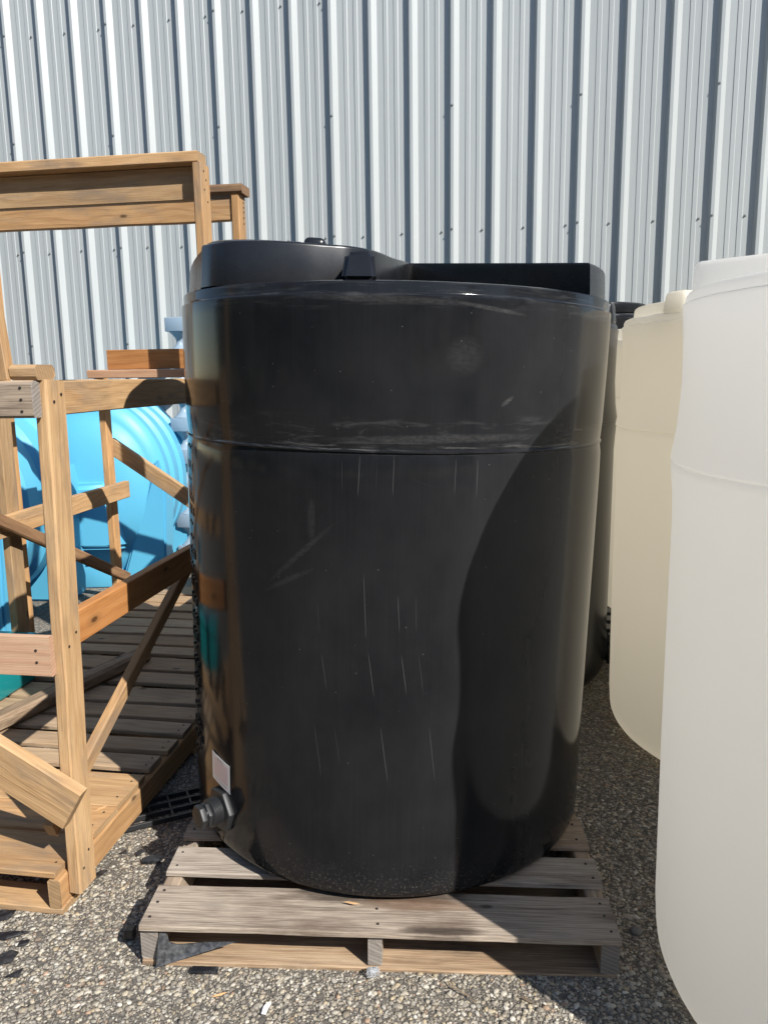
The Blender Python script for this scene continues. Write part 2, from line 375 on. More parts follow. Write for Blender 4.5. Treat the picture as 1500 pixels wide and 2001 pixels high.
# ---------------------------------------------------------------- ground
def grid_sheet(name, x0, x1, y0, y1, nx, ny, mat, **k):
    V = [(x0+(x1-x0)*i/nx, y0+(y1-y0)*j/ny, 0.0) for j in range(ny+1) for i in range(nx+1)]
    F = [(j*(nx+1)+i, j*(nx+1)+i+1, (j+1)*(nx+1)+i+1, (j+1)*(nx+1)+i) for j in range(ny) for i in range(nx)]
    return mesh_obj(name, V, F, mat, **k)
grid_sheet('ground', -60, 60, -60, 60, 24, 24, M['asphalt'], kind='structure', label='worn asphalt yard with pale exposed aggregate')

def aggregate():
    zones = [((-1.5, 1.15), (1.38, 2.1), 17000), ((-1.25, 1.2), (2.1, 2.9), 11000), ((-0.95, 1.25), (2.9, 4.2), 4500)]
    pts = []
    for (xa, xb), (ya, yb), dens in zones:
        n = int((xb-xa)*(yb-ya)*dens)
        p = np.empty((n, 2)); p[:, 0] = nrng.uniform(xa, xb, n); p[:, 1] = nrng.uniform(ya, yb, n); pts.append(p)
    P = np.concatenate(pts); n = len(P)
    t = (1+5**.5)/2
    ico = np.array([(-1, t, 0), (1, t, 0), (-1, -t, 0), (1, -t, 0), (0, -1, t), (0, 1, t), (0, -1, -t), (0, 1, -t), (t, 0, -1), (t, 0, 1), (-t, 0, -1), (-t, 0, 1)])/sqrt(1+t*t)
    fc = np.array([(0,11,5),(0,5,1),(0,1,7),(0,7,10),(0,10,11),(1,5,9),(5,11,4),(11,10,2),(10,7,6),(7,1,8),(3,9,4),(3,4,2),(3,2,6),(3,6,8),(3,8,9),(4,9,5),(2,4,11),(6,2,10),(8,6,7),(9,8,1)])
    r = np.clip(nrng.lognormal(math.log(0.0034), 0.52, n), 0.0015, 0.009)
    ax = nrng.uniform(0.75, 1.45, n); ay = nrng.uniform(0.7, 1.1, n); az = nrng.uniform(0.20, 0.36, n)
    a = nrng.uniform(0, 2*pi, n)
    V = ico[None, :, :]*(1+nrng.uniform(-0.34, 0.30, (n, 12, 1)))
    X = V[:, :, 0]*(r*ax)[:, None]; Y = V[:, :, 1]*(r*ay)[:, None]; Z = V[:, :, 2]*(r*az)[:, None]
    ca, sa = np.cos(a)[:, None], np.sin(a)[:, None]
    W = np.stack([X*ca-Y*sa+P[:, 0:1], X*sa+Y*ca+P[:, 1:2], Z+(r*0.12)[:, None]], -1).reshape(-1, 3)
    Fc = (fc[None]+(np.arange(n)*12)[:, None, None]).reshape(-1, 3)
    me = bpy.data.meshes.new('aggregate')
    me.vertices.add(len(W)); me.vertices.foreach_set('co', W.astype(np.float32).ravel())
    me.loops.add(Fc.size); me.loops.foreach_set('vertex_index', Fc.astype(np.int32).ravel())
    me.polygons.add(len(Fc)); me.polygons.foreach_set('loop_start', (np.arange(len(Fc))*3).astype(np.int32))
    me.update(calc_edges=True)
    pal = np.array([(0.46, 0.43, 0.37), (0.38, 0.345, 0.28), (0.33, 0.29, 0.225), (0.52, 0.50, 0.45), (0.26, 0.235, 0.20), (0.20, 0.185, 0.165), (0.40, 0.33, 0.22), (0.34, 0.22, 0.15), (0.11, 0.105, 0.10)])
    idx = nrng.choice(len(pal), n, p=[.20, .18, .16, .10, .13, .10, .06, .02, .05])
    c = (pal[idx]*0.75+pal.mean(0)*0.25)*np.array([1.10, 1.08, 1.03])*nrng.uniform(0.7, 1.2, (n, 1))
    cc = np.ones((n, 12, 4), np.float32); cc[:, :, :3] = c[:, None, :]
    at = me.color_attributes.new('tone', 'FLOAT_COLOR', 'POINT'); at.data.foreach_set('color', cc.ravel())
    link_mesh('aggregate_stones', me, M['aggregate'], smooth=False, kind='stuff', label='small pale stones set in the worn asphalt', cat='gravel')
aggregate()

# unseen trees added behind the camera for dark reflections in the black tank
def added_tree_line():
    g = np.random.default_rng(3); C, S = [], []
    for a in np.arange(-150, 151, 5.2):
        d = g.uniform(21, 27); h = g.uniform(9.0, 12.0); r = g.uniform(1.7, 2.6)
        x, y = d*sin(R(a)), -d*cos(R(a))
        if y > 6: continue
        n = 520
        v = g.normal(size=(n, 3)); v /= np.linalg.norm(v, axis=1)[:, None]; v *= g.uniform(0.55, 1.0, (n, 1))
        C.append(np.c_[x+v[:, 0]*r, y+v[:, 1]*r, h*0.52+v[:, 2]*h*0.50]); S.append(g.uniform(0.22, 0.5, n))
    C = np.concatenate(C); S = np.concatenate(S); n = len(C)
    e1 = g.normal(size=(n, 3)); e1 /= np.linalg.norm(e1, axis=1)[:, None]; e2 = np.cross(e1, g.normal(size=(n, 3))); e2 /= np.linalg.norm(e2, axis=1)[:, None]
    W = np.stack([C+(e1*S[:, None]), C+(e2*S[:, None]), C-(e1*S[:, None]), C-(e2*S[:, None])], 1).reshape(-1, 3)
    me = bpy.data.meshes.new('added_tree_line')
    me.from_pydata(W.tolist(), [], [(4*i, 4*i+1, 4*i+2, 4*i+3) for i in range(n)]); me.update()
    s = N('foliage'); mm = s.p(Base_Color=s.mix(s.noise(s.obj(), 0.8, 3), (0.035, 0.06, 0.02), (0.07, 0.10, 0.035)), Roughness=0.8)
    link_mesh('added_tree_line', me, mm, kind='stuff', label='unseen line of dark green trees added for dark reflections in the black tank', cat='trees')
added_tree_line()

# ---------------------------------------------------------------- metal clad building
PHI = R(12.5)
bld = empty('metal_building', (0, 6.25, 0), (0, 0, -PHI), label='pale blue-grey ribbed metal wall of the building behind the tanks', cat='building')
PITCHR, U0 = 0.3053, -3.1420
def rib_profile(k):
    b = U0 + PITCHR*k + 0.011
    pr = [(b, 0), (b+0.018, 0.035), (b+0.040, 0.035), (b+0.075, 0)]
    c_ = U0 + PITCHR*k
    for m in (0.134, 0.212):
        pr += [(c_+m, 0), (c_+m+0.0025, 0.0034), (c_+m+0.030, 0.0034), (c_+m+0.0345, 0)]
    return pr
ZT = [0.12] + [0.45*i for i in range(1, 13)]
def wall_panel(k0):
    pts = [(U0+PITCHR*k0+0.011+0.028, 0.035)]
    for kk in range(3):
        pr = rib_profile(k0+kk)
        pts += pr[3:] if kk == 0 else pr
    pr = rib_profile(k0+3); pts += [pr[0], pr[1], pr[2], (pr[3][0], 0.0)]
    V, F = [], []
    n = len(pts)
    for zi, zz in enumerate(ZT):
        for i, (uu, w) in enumerate(pts):
            lap = 0.0012 if i >= n-4 else 0.0
            jig = rng.uniform(-0.00035, 0.00035)
            V.append((uu + rng.uniform(-0.0003, 0.0003), -(w+lap+jig), zz))
    for zi in range(len(ZT)-1):
        for i in range(n-1):
            F.append((zi*n+i, zi*n+i+1, (zi+1)*n+i+1, (zi+1)*n+i))
    return mesh_obj('wall_panel', V, F, M['wall'], bld)
bm = bmesh.new()
bmesh.ops.create_cone(bm, cap_ends=True, segments=10, radius1=0.0095, radius2=0.0085, depth=0.0025)
g = bmesh.ops.create_cone(bm, cap_ends=True, segments=6, radius1=0.006, radius2=0.0055, depth=0.008)
bmesh.ops.translate(bm, verts=g['verts'], vec=(0, 0, 0.005))
bmesh.ops.rotate(bm, verts=bm.verts, matrix=Matrix.Rotation(R(90), 3, 'X'))
screw_me = bpy.data.meshes.new('screw'); bm.to_mesh(screw_me); bm.free()
for k0 in range(-12, 27, 3):
    pan = wall_panel(k0)
    for kk in range(3):
        k = k0+kk+1
        for zz in (4.24, 2.556, 0.9):
            link_mesh('screw', screw_me, M['screw'], pan, mtx=Matrix.Translation((U0+PITCHR*k-0.043, -0.002, zz+rng.uniform(-.006, .006))))
    for zz in (4.255, 3.43, 2.566, 1.79, 1.0):
        link_mesh('screw', screw_me, M['screw'], pan, mtx=Matrix.Translation((U0+PITCHR*(k0+3)+0.040, -0.0375, zz+rng.uniform(-.006, .006))))
bm = box_bm(-6.7, 5.1, 0.01, 0.05, 0, 0.13); bm_obj('base_trim', bm, M['wall'], bld)

# ---------------------------------------------------------------- vertical poly tanks
def rounded_profile(Rr, seam, rim, bot=0.06, seam_bulge=0.0, waist=0.0):
    p = [(0.02, 0.0), (Rr-bot-0.01, 0.0)]
    for i in range(1, 7):
        a = R(90)*i/6; p.append((Rr-bot+bot*sin(a)-0.008, bot-bot*cos(a)))
    zs = [bot+0.06, 0.3, 0.6, 0.9, seam-0.14]
    p += [(Rr-0.006+0.006*min(1, zz/0.7), zz) for zz in zs]
    p += [(Rr+seam_bulge*0.35, seam-0.07), (Rr+seam_bulge*0.85, seam-0.02), (Rr+seam_bulge-0.001, seam-0.006), (Rr+seam_bulge-0.0045, seam),
          (Rr+seam_bulge+0.001, seam+0.006), (Rr+seam_bulge*0.9, seam+0.02), (Rr+seam_bulge*0.3-waist*0.5, seam+0.08), (Rr-waist, seam+0.18), (Rr-waist*0.6, rim-0.10), (Rr, rim-0.045),
          (Rr+0.002, rim-0.030), (Rr-0.004, rim-0.026), (Rr-0.005, rim-0.012), (Rr-0.010, rim-0.004), (Rr-0.019, rim), (0.02, rim+0.004)]
    return p

def arc(r, a0, a1, n, cx=0.0, cy=0.0):
    return [(cx+r*sin(R(a0+(a1-a0)*i/n)), cy-r*cos(R(a0+(a1-a0)*i/n))) for i in range(n+1)]

def wobble(seed, amp):
    ph = [random.Random(seed+i).uniform(0, 6.28) for i in range(6)]
    return lambda a, z: amp*(sin(2*a+ph[0]+z*1.3)*0.5+sin(3*a+ph[1]-z*2.1)*0.35+sin(7*a+ph[2]+z*3)*0.12)

# --- main black tank
LEAN = R(1.75)
bt = empty('poly_tank', (-0.002, 2.467, 0.125), (0, LEAN, 0), label='large black plastic tank with a white sticker, standing on the grey wooden pallet', cat='tank', group='vertical plastic tanks')
RIM, SEAM, TOP = 1.589, 1.193, 1.695
prof = [(0.02, 0.0), (0.604, 0.0), (0.618, 0.003), (0.627, 0.010), (0.6315, 0.022), (0.6325, 0.05), (0.633, 0.3), (0.635, 0.6), (0.637, 0.9), (0.638, 1.10), (0.637, 1.16),
        (0.634, 1.180), (0.6325, 1.188), (0.6365, 1.1905), (0.6370, 1.1945), (0.633, 1.198), (0.6345, 1.21), (0.637, 1.25), (0.640, 1.40), (0.641, 1.52), (0.6415, 1.550),
        (0.6405, 1.556), (0.6365, 1.559), (0.6355, 1.562), (0.6355, 1.580), (0.634, 1.5855), (0.629, 1.588), (0.612, 1.589), (0.02, 1.591)]
lathe('body', prof, M['black_main'], bt, n=160, wob=wobble(3, 0.0022))
# raised top with the stepped-back recess at the front right
def catmull(pts, n=6):
    out = []
    for i in range(len(pts)-1):
        p0, p1, p2, p3 = (Vector(pts[max(i-1, 0)]), Vector(pts[i]), Vector(pts[i+1]), Vector(pts[min(i+2, len(pts)-1)]))
        for k in range(n):
            t = k/n
            out.append(0.5*((2*p1)+(p2-p0)*t+(2*p0-5*p1+4*p2-p3)*t*t+(3*p1-p0-3*p2+p3)*t**3))
    return out + [Vector(pts[-1])]
def zedge(a): return 1.672 - 0.026*max(0.0, min(1.0, (a-170)/80.0)) + 0.052*max(0.0, min(1.0, (a-280)/24.0))
arc3 = [(0.617*sin(R(a)), -0.617*cos(R(a)), zedge(a)) for a in range(54, 309, 4)]
sweep = catmull([(-0.490, -0.372, 1.698), (-0.450, -0.418, 1.696), (-0.395, -0.445, 1.698), (-0.32, -0.450, 1.699), (-0.24, -0.440, 1.699), (-0.17, -0.422, 1.698), (-0.10, -0.395, 1.698), (-0.04, -0.33, 1.698), (0.01, -0.16, 1.706), (0.040, 0.0, 1.722), (0.065, 0.155, 1.737)], 6)
sweep = [Vector((p.x-0.022, p.y, p.z)) for p in sweep]
ring = [Vector(p) for p in arc3[:-1]] + sweep
bm = bmesh.new()
lo = [bm.verts.new((p.x*1.008, p.y*1.008, RIM+0.0005)) for p in ring]
hi = [bm.verts.new((p.x, p.y, p.z)) for p in ring]
ctr = bm.verts.new((-0.02, 0.24, 1.700)); nr = len(ring)
for i in range(nr):
    bm.faces.new((lo[i], lo[(i+1) % nr], hi[(i+1) % nr], hi[i])); bm.faces.new((hi[i], hi[(i+1) % nr], ctr))
bmesh.ops.recalc_face_normals(bm, faces=bm.faces)
hs = set(hi)
ed = [e for e in bm.edges if (e.verts[0] in hs and e.verts[1] in hs)]
ed += [e for e in bm.edges if e.verts[0] in set(lo) and e.verts[1] in hs and e.calc_face_angle(0) > 0.7]
bmesh.ops.bevel(bm, geom=ed, offset=0.008, segments=3, profile=0.5, affect='EDGES', clamp_overlap=True)
bm_obj('raised_top', bm, M['black_top'], bt, smooth=True, auto=38)
# buttress at the front
bm = bmesh.new()
pv = [(-0.140, -0.600, RIM), (-0.056, -0.608, RIM), (-0.056, -0.22, RIM), (-0.140, -0.22, RIM), (-0.131, -0.572, 1.658), (-0.064, -0.578, 1.658), (-0.064, -0.22, 1.676), (-0.131, -0.22, 1.676)]
vv = [bm.verts.new(p) for p in pv]
for f in ((0, 1, 5, 4), (1, 2, 6, 5), (2, 3, 7, 6), (3, 0, 4, 7), (4, 5, 6, 7), (3, 2, 1, 0)): bm.faces.new([vv[i] for i in f])
bmesh.ops.recalc_face_normals(bm, faces=bm.faces)
bmesh.ops.bevel(bm, geom=[e for e in bm.edges], offset=0.011, segments=3, affect='EDGES', clamp_overlap=True)
bm_obj('buttress', bm, M['black_top'], bt, smooth=True, auto=40)
lid = lathe('lid', [(0.01, -0.03), (0.242, -0.03), (0.250, 0.003), (0.250, 0.009), (0.243, 0.013), (0.01, 0.022)], M['black_top'], bt, n=96, mtx=Matrix.Translation((-0.285, -0.187, 1.697)) @ Matrix.Rotation(R(3.0), 4, 'Y') @ Matrix.Rotation(R(2.2), 4, 'X'))
bm = prism([(-0.030, -0.045), (0.030, -0.045), (0.030, 0.10), (-0.030, 0.10)], 0.008, 0.043, bev=0.016, segs=4)
bm_obj('lid_knob', bm, M['black_top'], lid, smooth=True, auto=45, mtx=Matrix.Translation((0.058, -0.08, 0)))
bm = prism([(-0.085, -0.03), (-0.031, -0.035), (-0.031, 0.09), (-0.085, 0.07)], 0.004, 0.030, bev=0.008, segs=3, taper=0.05)
bm_obj('lid_hinge', bm, M['black_top'], lid, smooth=True, auto=45, mtx=Matrix.Translation((0.058, -0.08, 0)))
# outlet fitting: local +Y of the fitting points out of the wall
def wall_frame(theta, z, r):
    t = R(theta); out = Vector((sin(t), -cos(t), 0)); side = Vector((cos(t), sin(t), 0)); up = Vector((0, 0, 1))
    p = out*r + Vector((0, 0, z))
    return Matrix(((side.x, up.x, out.x, p.x), (side.y, up.y, out.y, p.y), (side.z, up.z, out.z, p.z), (0, 0, 0, 1)))
def hexpts(r, rot=0.0): return [(r*cos(R(60*i+rot)), r*sin(R(60*i+rot))) for i in range(6)]
FT = wall_frame(-49.6, 0.128, 0.628) @ Matrix.Diagonal((1, 1, 0.84, 1))
bm = prism(hexpts(0.065, 8), 0.0, 0.022, bev=0.004)
fit = bm_obj('bulkhead_nut', bm, M['fitting'], bt, smooth=True, auto=30, mtx=FT)
lathe('gasket', [(0.01, 0), (0.068, 0), (0.069, 0.004), (0.06, 0.006), (0.01, 0.006)], M['black_top'], fit, n=40, mtx=Matrix.Translation((0, 0, -0.004)) @ Matrix.Rotation(0, 4, 'X'))
tp = [(0.005, 0.02)]
for i in range(9):
    zz = 0.022+i*0.0042; tp += [(0.0385, zz), (0.0405, zz+0.0014), (0.0385, zz+0.0030)]
tp += [(0.032, 0.062), (0.005, 0.062)]
lathe('threaded_nipple', tp, M['fitting'], fit, n=48, auto=25)
bm = prism(hexpts(0.036, 20), 0.061, 0.075, bev=0.002); bm_obj('reducer_collar', bm, M['fitting'], fit, smooth=True, auto=30)
lathe('plug_neck', [(0.005, 0.074), (0.029, 0.074), (0.029, 0.082), (0.005, 0.082)], M['black_top'], fit, n=36)
bm = prism(hexpts(0.035, 5), 0.081, 0.100, bev=0.002); bm_obj('hex_plug', bm, M['fitting'], fit, smooth=True, auto=30)
# sticker: curved white sheet on the wall
s = N('sticker_print'); o = s.obj()
sep = s.n.new('ShaderNodeSeparateXYZ'); s.set(sep.inputs[0], o)
X = sep.outputs[0]; Z = s.math('ADD', sep.outputs[1], s.math('MULTIPLY', X, 0.12))
rows = s.math('GREATER_THAN', s.math('FRACT', s.math('MULTIPLY', Z, 105.0)), 0.60)
words = s.math('GREATER_THAN', s.noise(s.vmath('MULTIPLY', s.vmath('SNAP', o, (0.0001, 0.00952, 1.0)), (420, 300, 1)), 1.0, 1), 0.36)
inb = s.math('MULTIPLY', s.math('LESS_THAN', s.math('ABSOLUTE', X), 0.039), s.math('LESS_THAN', s.math('ABSOLUTE', s.math('ADD', Z, -0.002)), 0.026))
txt = s.math('MULTIPLY', s.math('MULTIPLY', rows, words), inb)
head = s.math('MULTIPLY', s.math('LESS_THAN', s.math('ABSOLUTE', s.math('ADD', X, 0.002)), 0.016), s.math('LESS_THAN', s.math('ABSOLUTE', s.math('ADD', Z, -0.0335)), 0.0022))
foot = s.math('MULTIPLY', s.math('MULTIPLY', s.math('LESS_THAN', s.math('ABSOLUTE', X), 0.034), s.math('LESS_THAN', s.math('ABSOLUTE', s.math('ADD', Z, 0.032)), 0.0013)), words)
c = s.mix(s.math('MULTIPLY', txt, 0.7), (0.84, 0.83, 0.82), (0.50, 0.05, 0.035))
c = s.mix(s.math('MULTIPLY', s.math('ADD', head, foot), 0.75, clamp=True), c, (0.10, 0.09, 0.10))
M['sticker'] = s.p(Base_Color=c, Roughness=0.35)
FL = wall_frame(-49.9, 0.2405, 0.0); V, F = [], []
TILT = 0.12
for j in range(2):
    for i in range(9):
        t = R(-4.6+9.2*i/8); rr = 0.6343
        hy = (-0.0425 if j == 0 else 0.0425) - TILT*rr*sin(t)
        V.append((rr*sin(t), hy, rr*cos(t)))
        V.append(((rr+0.0006)*sin(t), hy, (rr+0.0006)*cos(t)))
for i in range(8):
    a, b_ = 2*i, 18+2*i
    F += [(a+1, a+3, b_+3, b_+1), (a, b_, b_+2, a+2), (a, a+2, a+3, a+1), (b_, b_+1, b_+3, b_+2)]
mesh_obj('warning_sticker', V, F, M['sticker'], bt, smooth=True, auto=30, mtx=FL, label='white sticker with rows of red print above the outlet')
# moulded gauge figures down the left side: raised strokes
def gauge():
    bm = bmesh.new(); g = random.Random(5)
    z = 1.165
    while z > 0.2:
        big = g.random() < 0.55
        for q in range(3 if big else 2):
            th = -66.5 + (q-1)*2.3 + g.uniform(-.3, .3)
            hh = g.uniform(0.016, 0.026) if big else 0.006
            for (dx, dz, w_, h_) in ((0, hh/2, 0.012, 0.004), (0, -hh/2, 0.012, 0.004), (-0.005, 0, 0.004, hh), (0.005, g.choice([0, hh/4]), 0.004, hh*g.choice([1, 0.5]))):
                Mx = wall_frame(th, z+dz-q*0.004, 0.636)
                r_ = bmesh.ops.create_cube(bm, size=1, matrix=Mx @ Matrix.Translation((dx, 0, 0.001)) @ Matrix.Diagonal((w_, h_, 0.0055, 1)))
        z -= g.uniform(0.036, 0.055)
    bm_obj('gauge_marks', bm, M['black_top'], bt, kind='stuff')
gauge()

# --- the other vertical tanks
def simple_tank(loc, Rr, seam, rim, mat, label, rot=0.0, top=0.10, lugs=(), bulge=0.010, waist=0.006, bot=0.10, group='vertical plastic tanks', rtop=None, lid=False, sector=None):
    e = empty('poly_tank', loc, (0, 0, R(rot)), label=label, cat='tank', group=group)
    lathe('body', rounded_profile(Rr, seam, rim, bot, bulge, waist), mat, e, n=128, wob=wobble(int(loc[0]*100), 0.003))
    bm = prism(arc(rtop or Rr-0.022, *(sector or (0, 356)), 88), rim+0.001, rim+top, bev=0.012, segs=3, taper=0.008)
    bm_obj('raised_top', bm, mat, e, smooth=True, auto=35)
    for a, zt in lugs:
        Mx = Matrix.Rotation(R(a), 4, 'Z')
        bm = prism([(-0.055, -Rr+0.006), (0.055, -Rr+0.006), (0.045, -Rr+0.16), (-0.045, -Rr+0.16)], rim-0.01, rim+zt, bev=0.018, segs=3, taper=0.12)
        bm_obj('lug', bm, mat, e, smooth=True, auto=45, mtx=Mx)
    if lid:
        lathe('lid', [(0.01, 0), (0.22, 0), (0.225, 0.01), (0.22, 0.03), (0.01, 0.045)], mat, e, n=64, mtx=Matrix.Translation((0.05, 0.1, rim+top)))
    return e
simple_tank((1.298, 1.614, 0.0), 0.64, 1.290, 1.675, M['white'], 'big white plastic tank cut off by the right edge, nearest the camera', sector=(15, 249), top=0.070, rtop=0.626)
simple_tank((1.586, 3.02, 0.0), 0.64, 1.277, 1.700, M['cream'], 'cream plastic tank half hidden behind the big white tank', lugs=((-66, 0.072), (114, 0.072)), top=0.045, rtop=0.60)
simple_tank((0.49, 3.87, 0.0), 0.64, 1.27, 1.715, M['black'], 'black plastic tank in the shade behind the large black tank, only its right edge showing', lugs=((62, 0.09),), top=0.07, rtop=0.56)
simple_tank((1.85, 4.35, 0.16), 0.64, 1.2, 1.50, M['cream'], 'cream plastic tank far behind on a black plastic pallet, seen as a thin sliver', top=0.06)
simple_tank((1.35, 5.40, 0.0), 0.45, 1.35, 1.86, M['black'], 'black plastic tank farthest back against the metal wall, only its top edge showing', top=0.07, bot=0.05)
pp = empty('plastic_pallet', (1.85, 4.35, 0), (0, 0, R(-4)), label='black plastic pallet under the far cream tank', cat='pallet')
for yy in (-0.52, 0.0, 0.52):
    bm_obj('runner', box_bm(-0.66, 0.66, yy-0.06, yy+0.06, 0.0, 0.03, 0.004), M['shard'], pp)
for xx in (-0.6, 0, 0.6):
    for yy in (-0.52, 0, 0.52):
        bm_obj('foot_block', box_bm(xx-0.06, xx+0.06, yy-0.055, yy+0.055, 0.03, 0.12, 0.004), M['shard'], pp)
for i in range(9):
    yy = -0.58+i*0.145
    bm_obj('slat', box_bm(-0.66, 0.66, yy-0.045, yy+0.045, 0.12, 0.158, 0.004), M['shard'], pp)

M['stained'] = stain_board('stained_board', 'weathered', [(-0.02, 0.062, 0.30, 0.045, 0.8, (0.055, 0.04, 0.03)), (0.17, -0.066, 0.13, 0.022, 0.85, (0.05, 0.036, 0.028)), (0.10, 0.03, 0.20, 0.03, 0.5, (0.16, 0.085, 0.045))])
# ---------------------------------------------------------------- wooden pallet under the black tank
pal = empty('wooden_pallet', (-0.645, 1.762, 0.0), (0, R(0.62), R(-3.05)), label='grey weathered wooden pallet carrying the large black tank', cat='pallet', group='wooden pallets')
nail_bm = bmesh.new(); bmesh.ops.create_cone(nail_bm, cap_ends=True, segments=8, radius1=0.0042, radius2=0.0036, depth=0.0024)
nail_me = bpy.data.meshes.new('nail'); nail_bm.to_mesh(nail_me); nail_bm.free()
def nail_on(bd, lx, ly, lz):
    link_mesh('nail', nail_me, M['nail'], bd, mtx=Matrix.Translation((lx, ly, lz)))
STR = 0.088
for sx, wd in ((0.024, 0.046), (0.606, 0.036), (1.196, 0.046)):
    board('stringer', (sx, 0.012, 0.017+STR/2), (sx, 1.01, 0.017+STR/2), STR-0.001, wd, (0, 0, 1), M['weathered'], pal, cham=0.004)
for (ya, yb) in ((0.006, 0.13), (0.30, 0.39), (0.62, 0.71), (0.92, 1.01)):
    board('bottom_board', (0.004, (ya+yb)/2, 0.0085), (1.216, (ya+yb)/2, 0.0085), yb-ya, 0.0165, (0, 1, 0), M['wetwood'], pal)
for i, (ya, yb) in enumerate(((0.0, 0.163), (0.215, 0.335), (0.388, 0.54), (0.59, 0.70), (0.745, 0.86), (0.905, 1.02))):
    e = rng.uniform(-0.006, 0.004)
    b_ = board('deck_board', (e, (ya+yb)/2, 0.1135), (1.22+e*0.5, (ya+yb)/2, 0.1135), yb-ya, 0.0165, (0, 1, 0), M['stained' if i == 0 else 'weathered'], pal, segs=8, cham=0.0025, jit=0.0018)
    if i < 4:
        for sx in (0.024, 0.606, 1.196):
            for q in ((-0.3, 0.05, 0.34) if i == 0 else (-0.25, 0.27)):
                nail_on(b_, sx-0.61+rng.uniform(-.006, .006), q*(yb-ya), 0.0088)

# ---------------------------------------------------------------- timber crate (local u right, v depth, z up)
cr_e = empty('timber_crate', (-0.926, 1.96, 0.0), (0, 0, R(-9)), label='open timber crate frame of pale studs, rails and braces on a slatted base', cat='crate')
UP, UX, VY = (0, 0, 1), (1, 0, 0), (0, 1, 0)
def cb(name, a, b, w, t, wd, mat='pine', **k): return board(name, a, b, w, t, wd, M[mat], cr_e, **k)
# base
for uu in (-0.019, -0.42, -0.82, -1.20):
    cb('stringer', (uu, 0.0, 0.0655), (uu, 2.92, 0.0655), 0.089, 0.038, UP, 'pine', cham=0.005, segs=6)
for v0, v1 in ((0.0, 0.10), (0.95, 1.05), (1.9, 2.0), (2.82, 2.92)):
    cb('bottom_board', (-1.22, (v0+v1)/2, 0.0105), (0.002, (v0+v1)/2, 0.0105), v1-v0, 0.020, VY)
DB = [(0.0, 0.185), (0.20, 0.345), (0.352, 0.552), (0.590, 0.690), (0.722, 0.822), (0.866, 0.963), (0.99, 1.10), (1.135, 1.28), (1.335, 1.455), (1.49, 1.64), (1.70, 1.80), (1.83, 1.95), (1.99, 2.09), (2.11, 2.235), (2.255, 2.36), (2.40, 2.53), (2.57, 2.70), (2.74, 2.92)]
for i, (v0, v1) in enumerate(DB):
    b_ = cb('deck_board', (-1.22, (v0+v1)/2, 0.1205), (-0.002-rng.uniform(0, .012), (v0+v1)/2, 0.1205+rng.uniform(0, .003)), v1-v0, 0.019, VY, 'pine' if i < 3 else 'deck', segs=5, jit=0.002)
    if i < 8:
        for q in (-0.25, 0.25): nail_on(b_, 0.58, q*(v1-v0), 0.0098)
# right side: stud, rails, brace
b_ = cb('stud', (0.019, 0.0785, 0.045), (0.019, 0.135, 1.496), 0.089, 0.038, VY, segs=7, cham=0.005, jit=0.0025)
for q, w_ in ((0.69, 0.02), (0.67, -0.015), (0.03, 0.018), (0.0, -0.02), (-0.62, 0.01), (-0.66, -0.02)): nail_on(b_, q, w_, 0.0200); nail_on(b_, q, w_, -0.0200)
cb('side_rail', (-0.020, 0.10, 1.4475), (-0.020, 2.62, 1.4475), 0.094, 0.036, UP, 'pine', segs=6)
cb('side_rail', (-0.020, 0.13, 0.785), (-0.020, 2.62, 0.785), 0.100, 0.036, UP, 'pine_orange', segs=6)
cb('side_brace', (-0.0545, 0.06, 0.222), (-0.0545, 1.20, 0.778), 0.050, 0.030, UP, 'pine')
b_ = cb('stud', (0.019, 1.30, 0.14), (0.019, 1.30, 2.322), 0.089, 0.038, VY, segs=6, cham=0.005)
for q, w_ in ((1.06, 0.02), (1.03, 0.0), (0.99, 0.022), (0.95, -0.01)): nail_on(b_, q, w_, 0.0195); nail_on(b_, q+.004, -w_, -0.0195)
b_ = cb('stud', (0.019, 1.735, 0.14), (0.019, 1.735, 2.300), 0.089, 0.038, VY, segs=6, cham=0.005)
for q in (1.05, 1.03, 1.01, 0.985, 0.96): nail_on(b_, q, 0.012, 0.0195); nail_on(b_, q, 0.012, -0.0195)
cb('stud', (0.019, 2.58, 0.14), (0.019, 2.58, 1.50), 0.089, 0.038, VY)
# front: rail, flat piece, plywood strip, brace, short upright
b_ = cb('front_rail', (-1.22, 0.066, 1.4485), (0.022, 0.066, 1.4485), 0.094, 0.038, UP, 'weathered', segs=5, cham=0.006)
for q in (0.03, 0.0, -0.03): nail_on(b_, 0.59, q, 0.0195)
cb('cap_piece', (-0.045, 0.106, 1.518), (0.028, 0.106, 1.518), 0.089, 0.040, VY, 'pine', cham=0.010, segs=2)
b_ = cb('plywood_strip', (-1.22, 0.0465, 0.760), (0.012, 0.0465, 0.757), 0.112, 0.020, UP, 'plywood', cham=0.001)
for q in (0.018, -0.016): nail_on(b_, 0.575, q, 0.0105)
cb('front_brace', (-0.93, 0.020, 0.905), (0.055, 0.020, 0.323), 0.128, 0.038, UP, 'pine', cham=0.004, segs=6)
cb('upright', (-0.086, 0.072, 1.4975), (-0.150, 0.072, 2.30), 0.080, 0.036, UX, 'pine')
# tall cross beams
cb('cross_beam', (-1.25, 1.30, 2.345), (0.025, 1.30, 2.345), 0.089, 0.042, VY, 'pine', segs=5, cham=0.004)
cb('cross_beam', (-1.25, 1.735, 2.320), (0.055, 1.735, 2.320), 0.115, 0.040, VY, 'pine_bark', segs=5, cham=0.008)
cb('cross_beam', (-1.25, 1.718, 2.235), (-0.004, 1.718, 2.235), 0.094, 0.036, UP, 'pine', segs=5, cham=0.004)
cb('cross_beam', (-1.25, 1.326, 2.259), (-0.004, 1.326, 2.259), 0.128, 0.036, UP, 'pine', segs=5, cham=0.004)
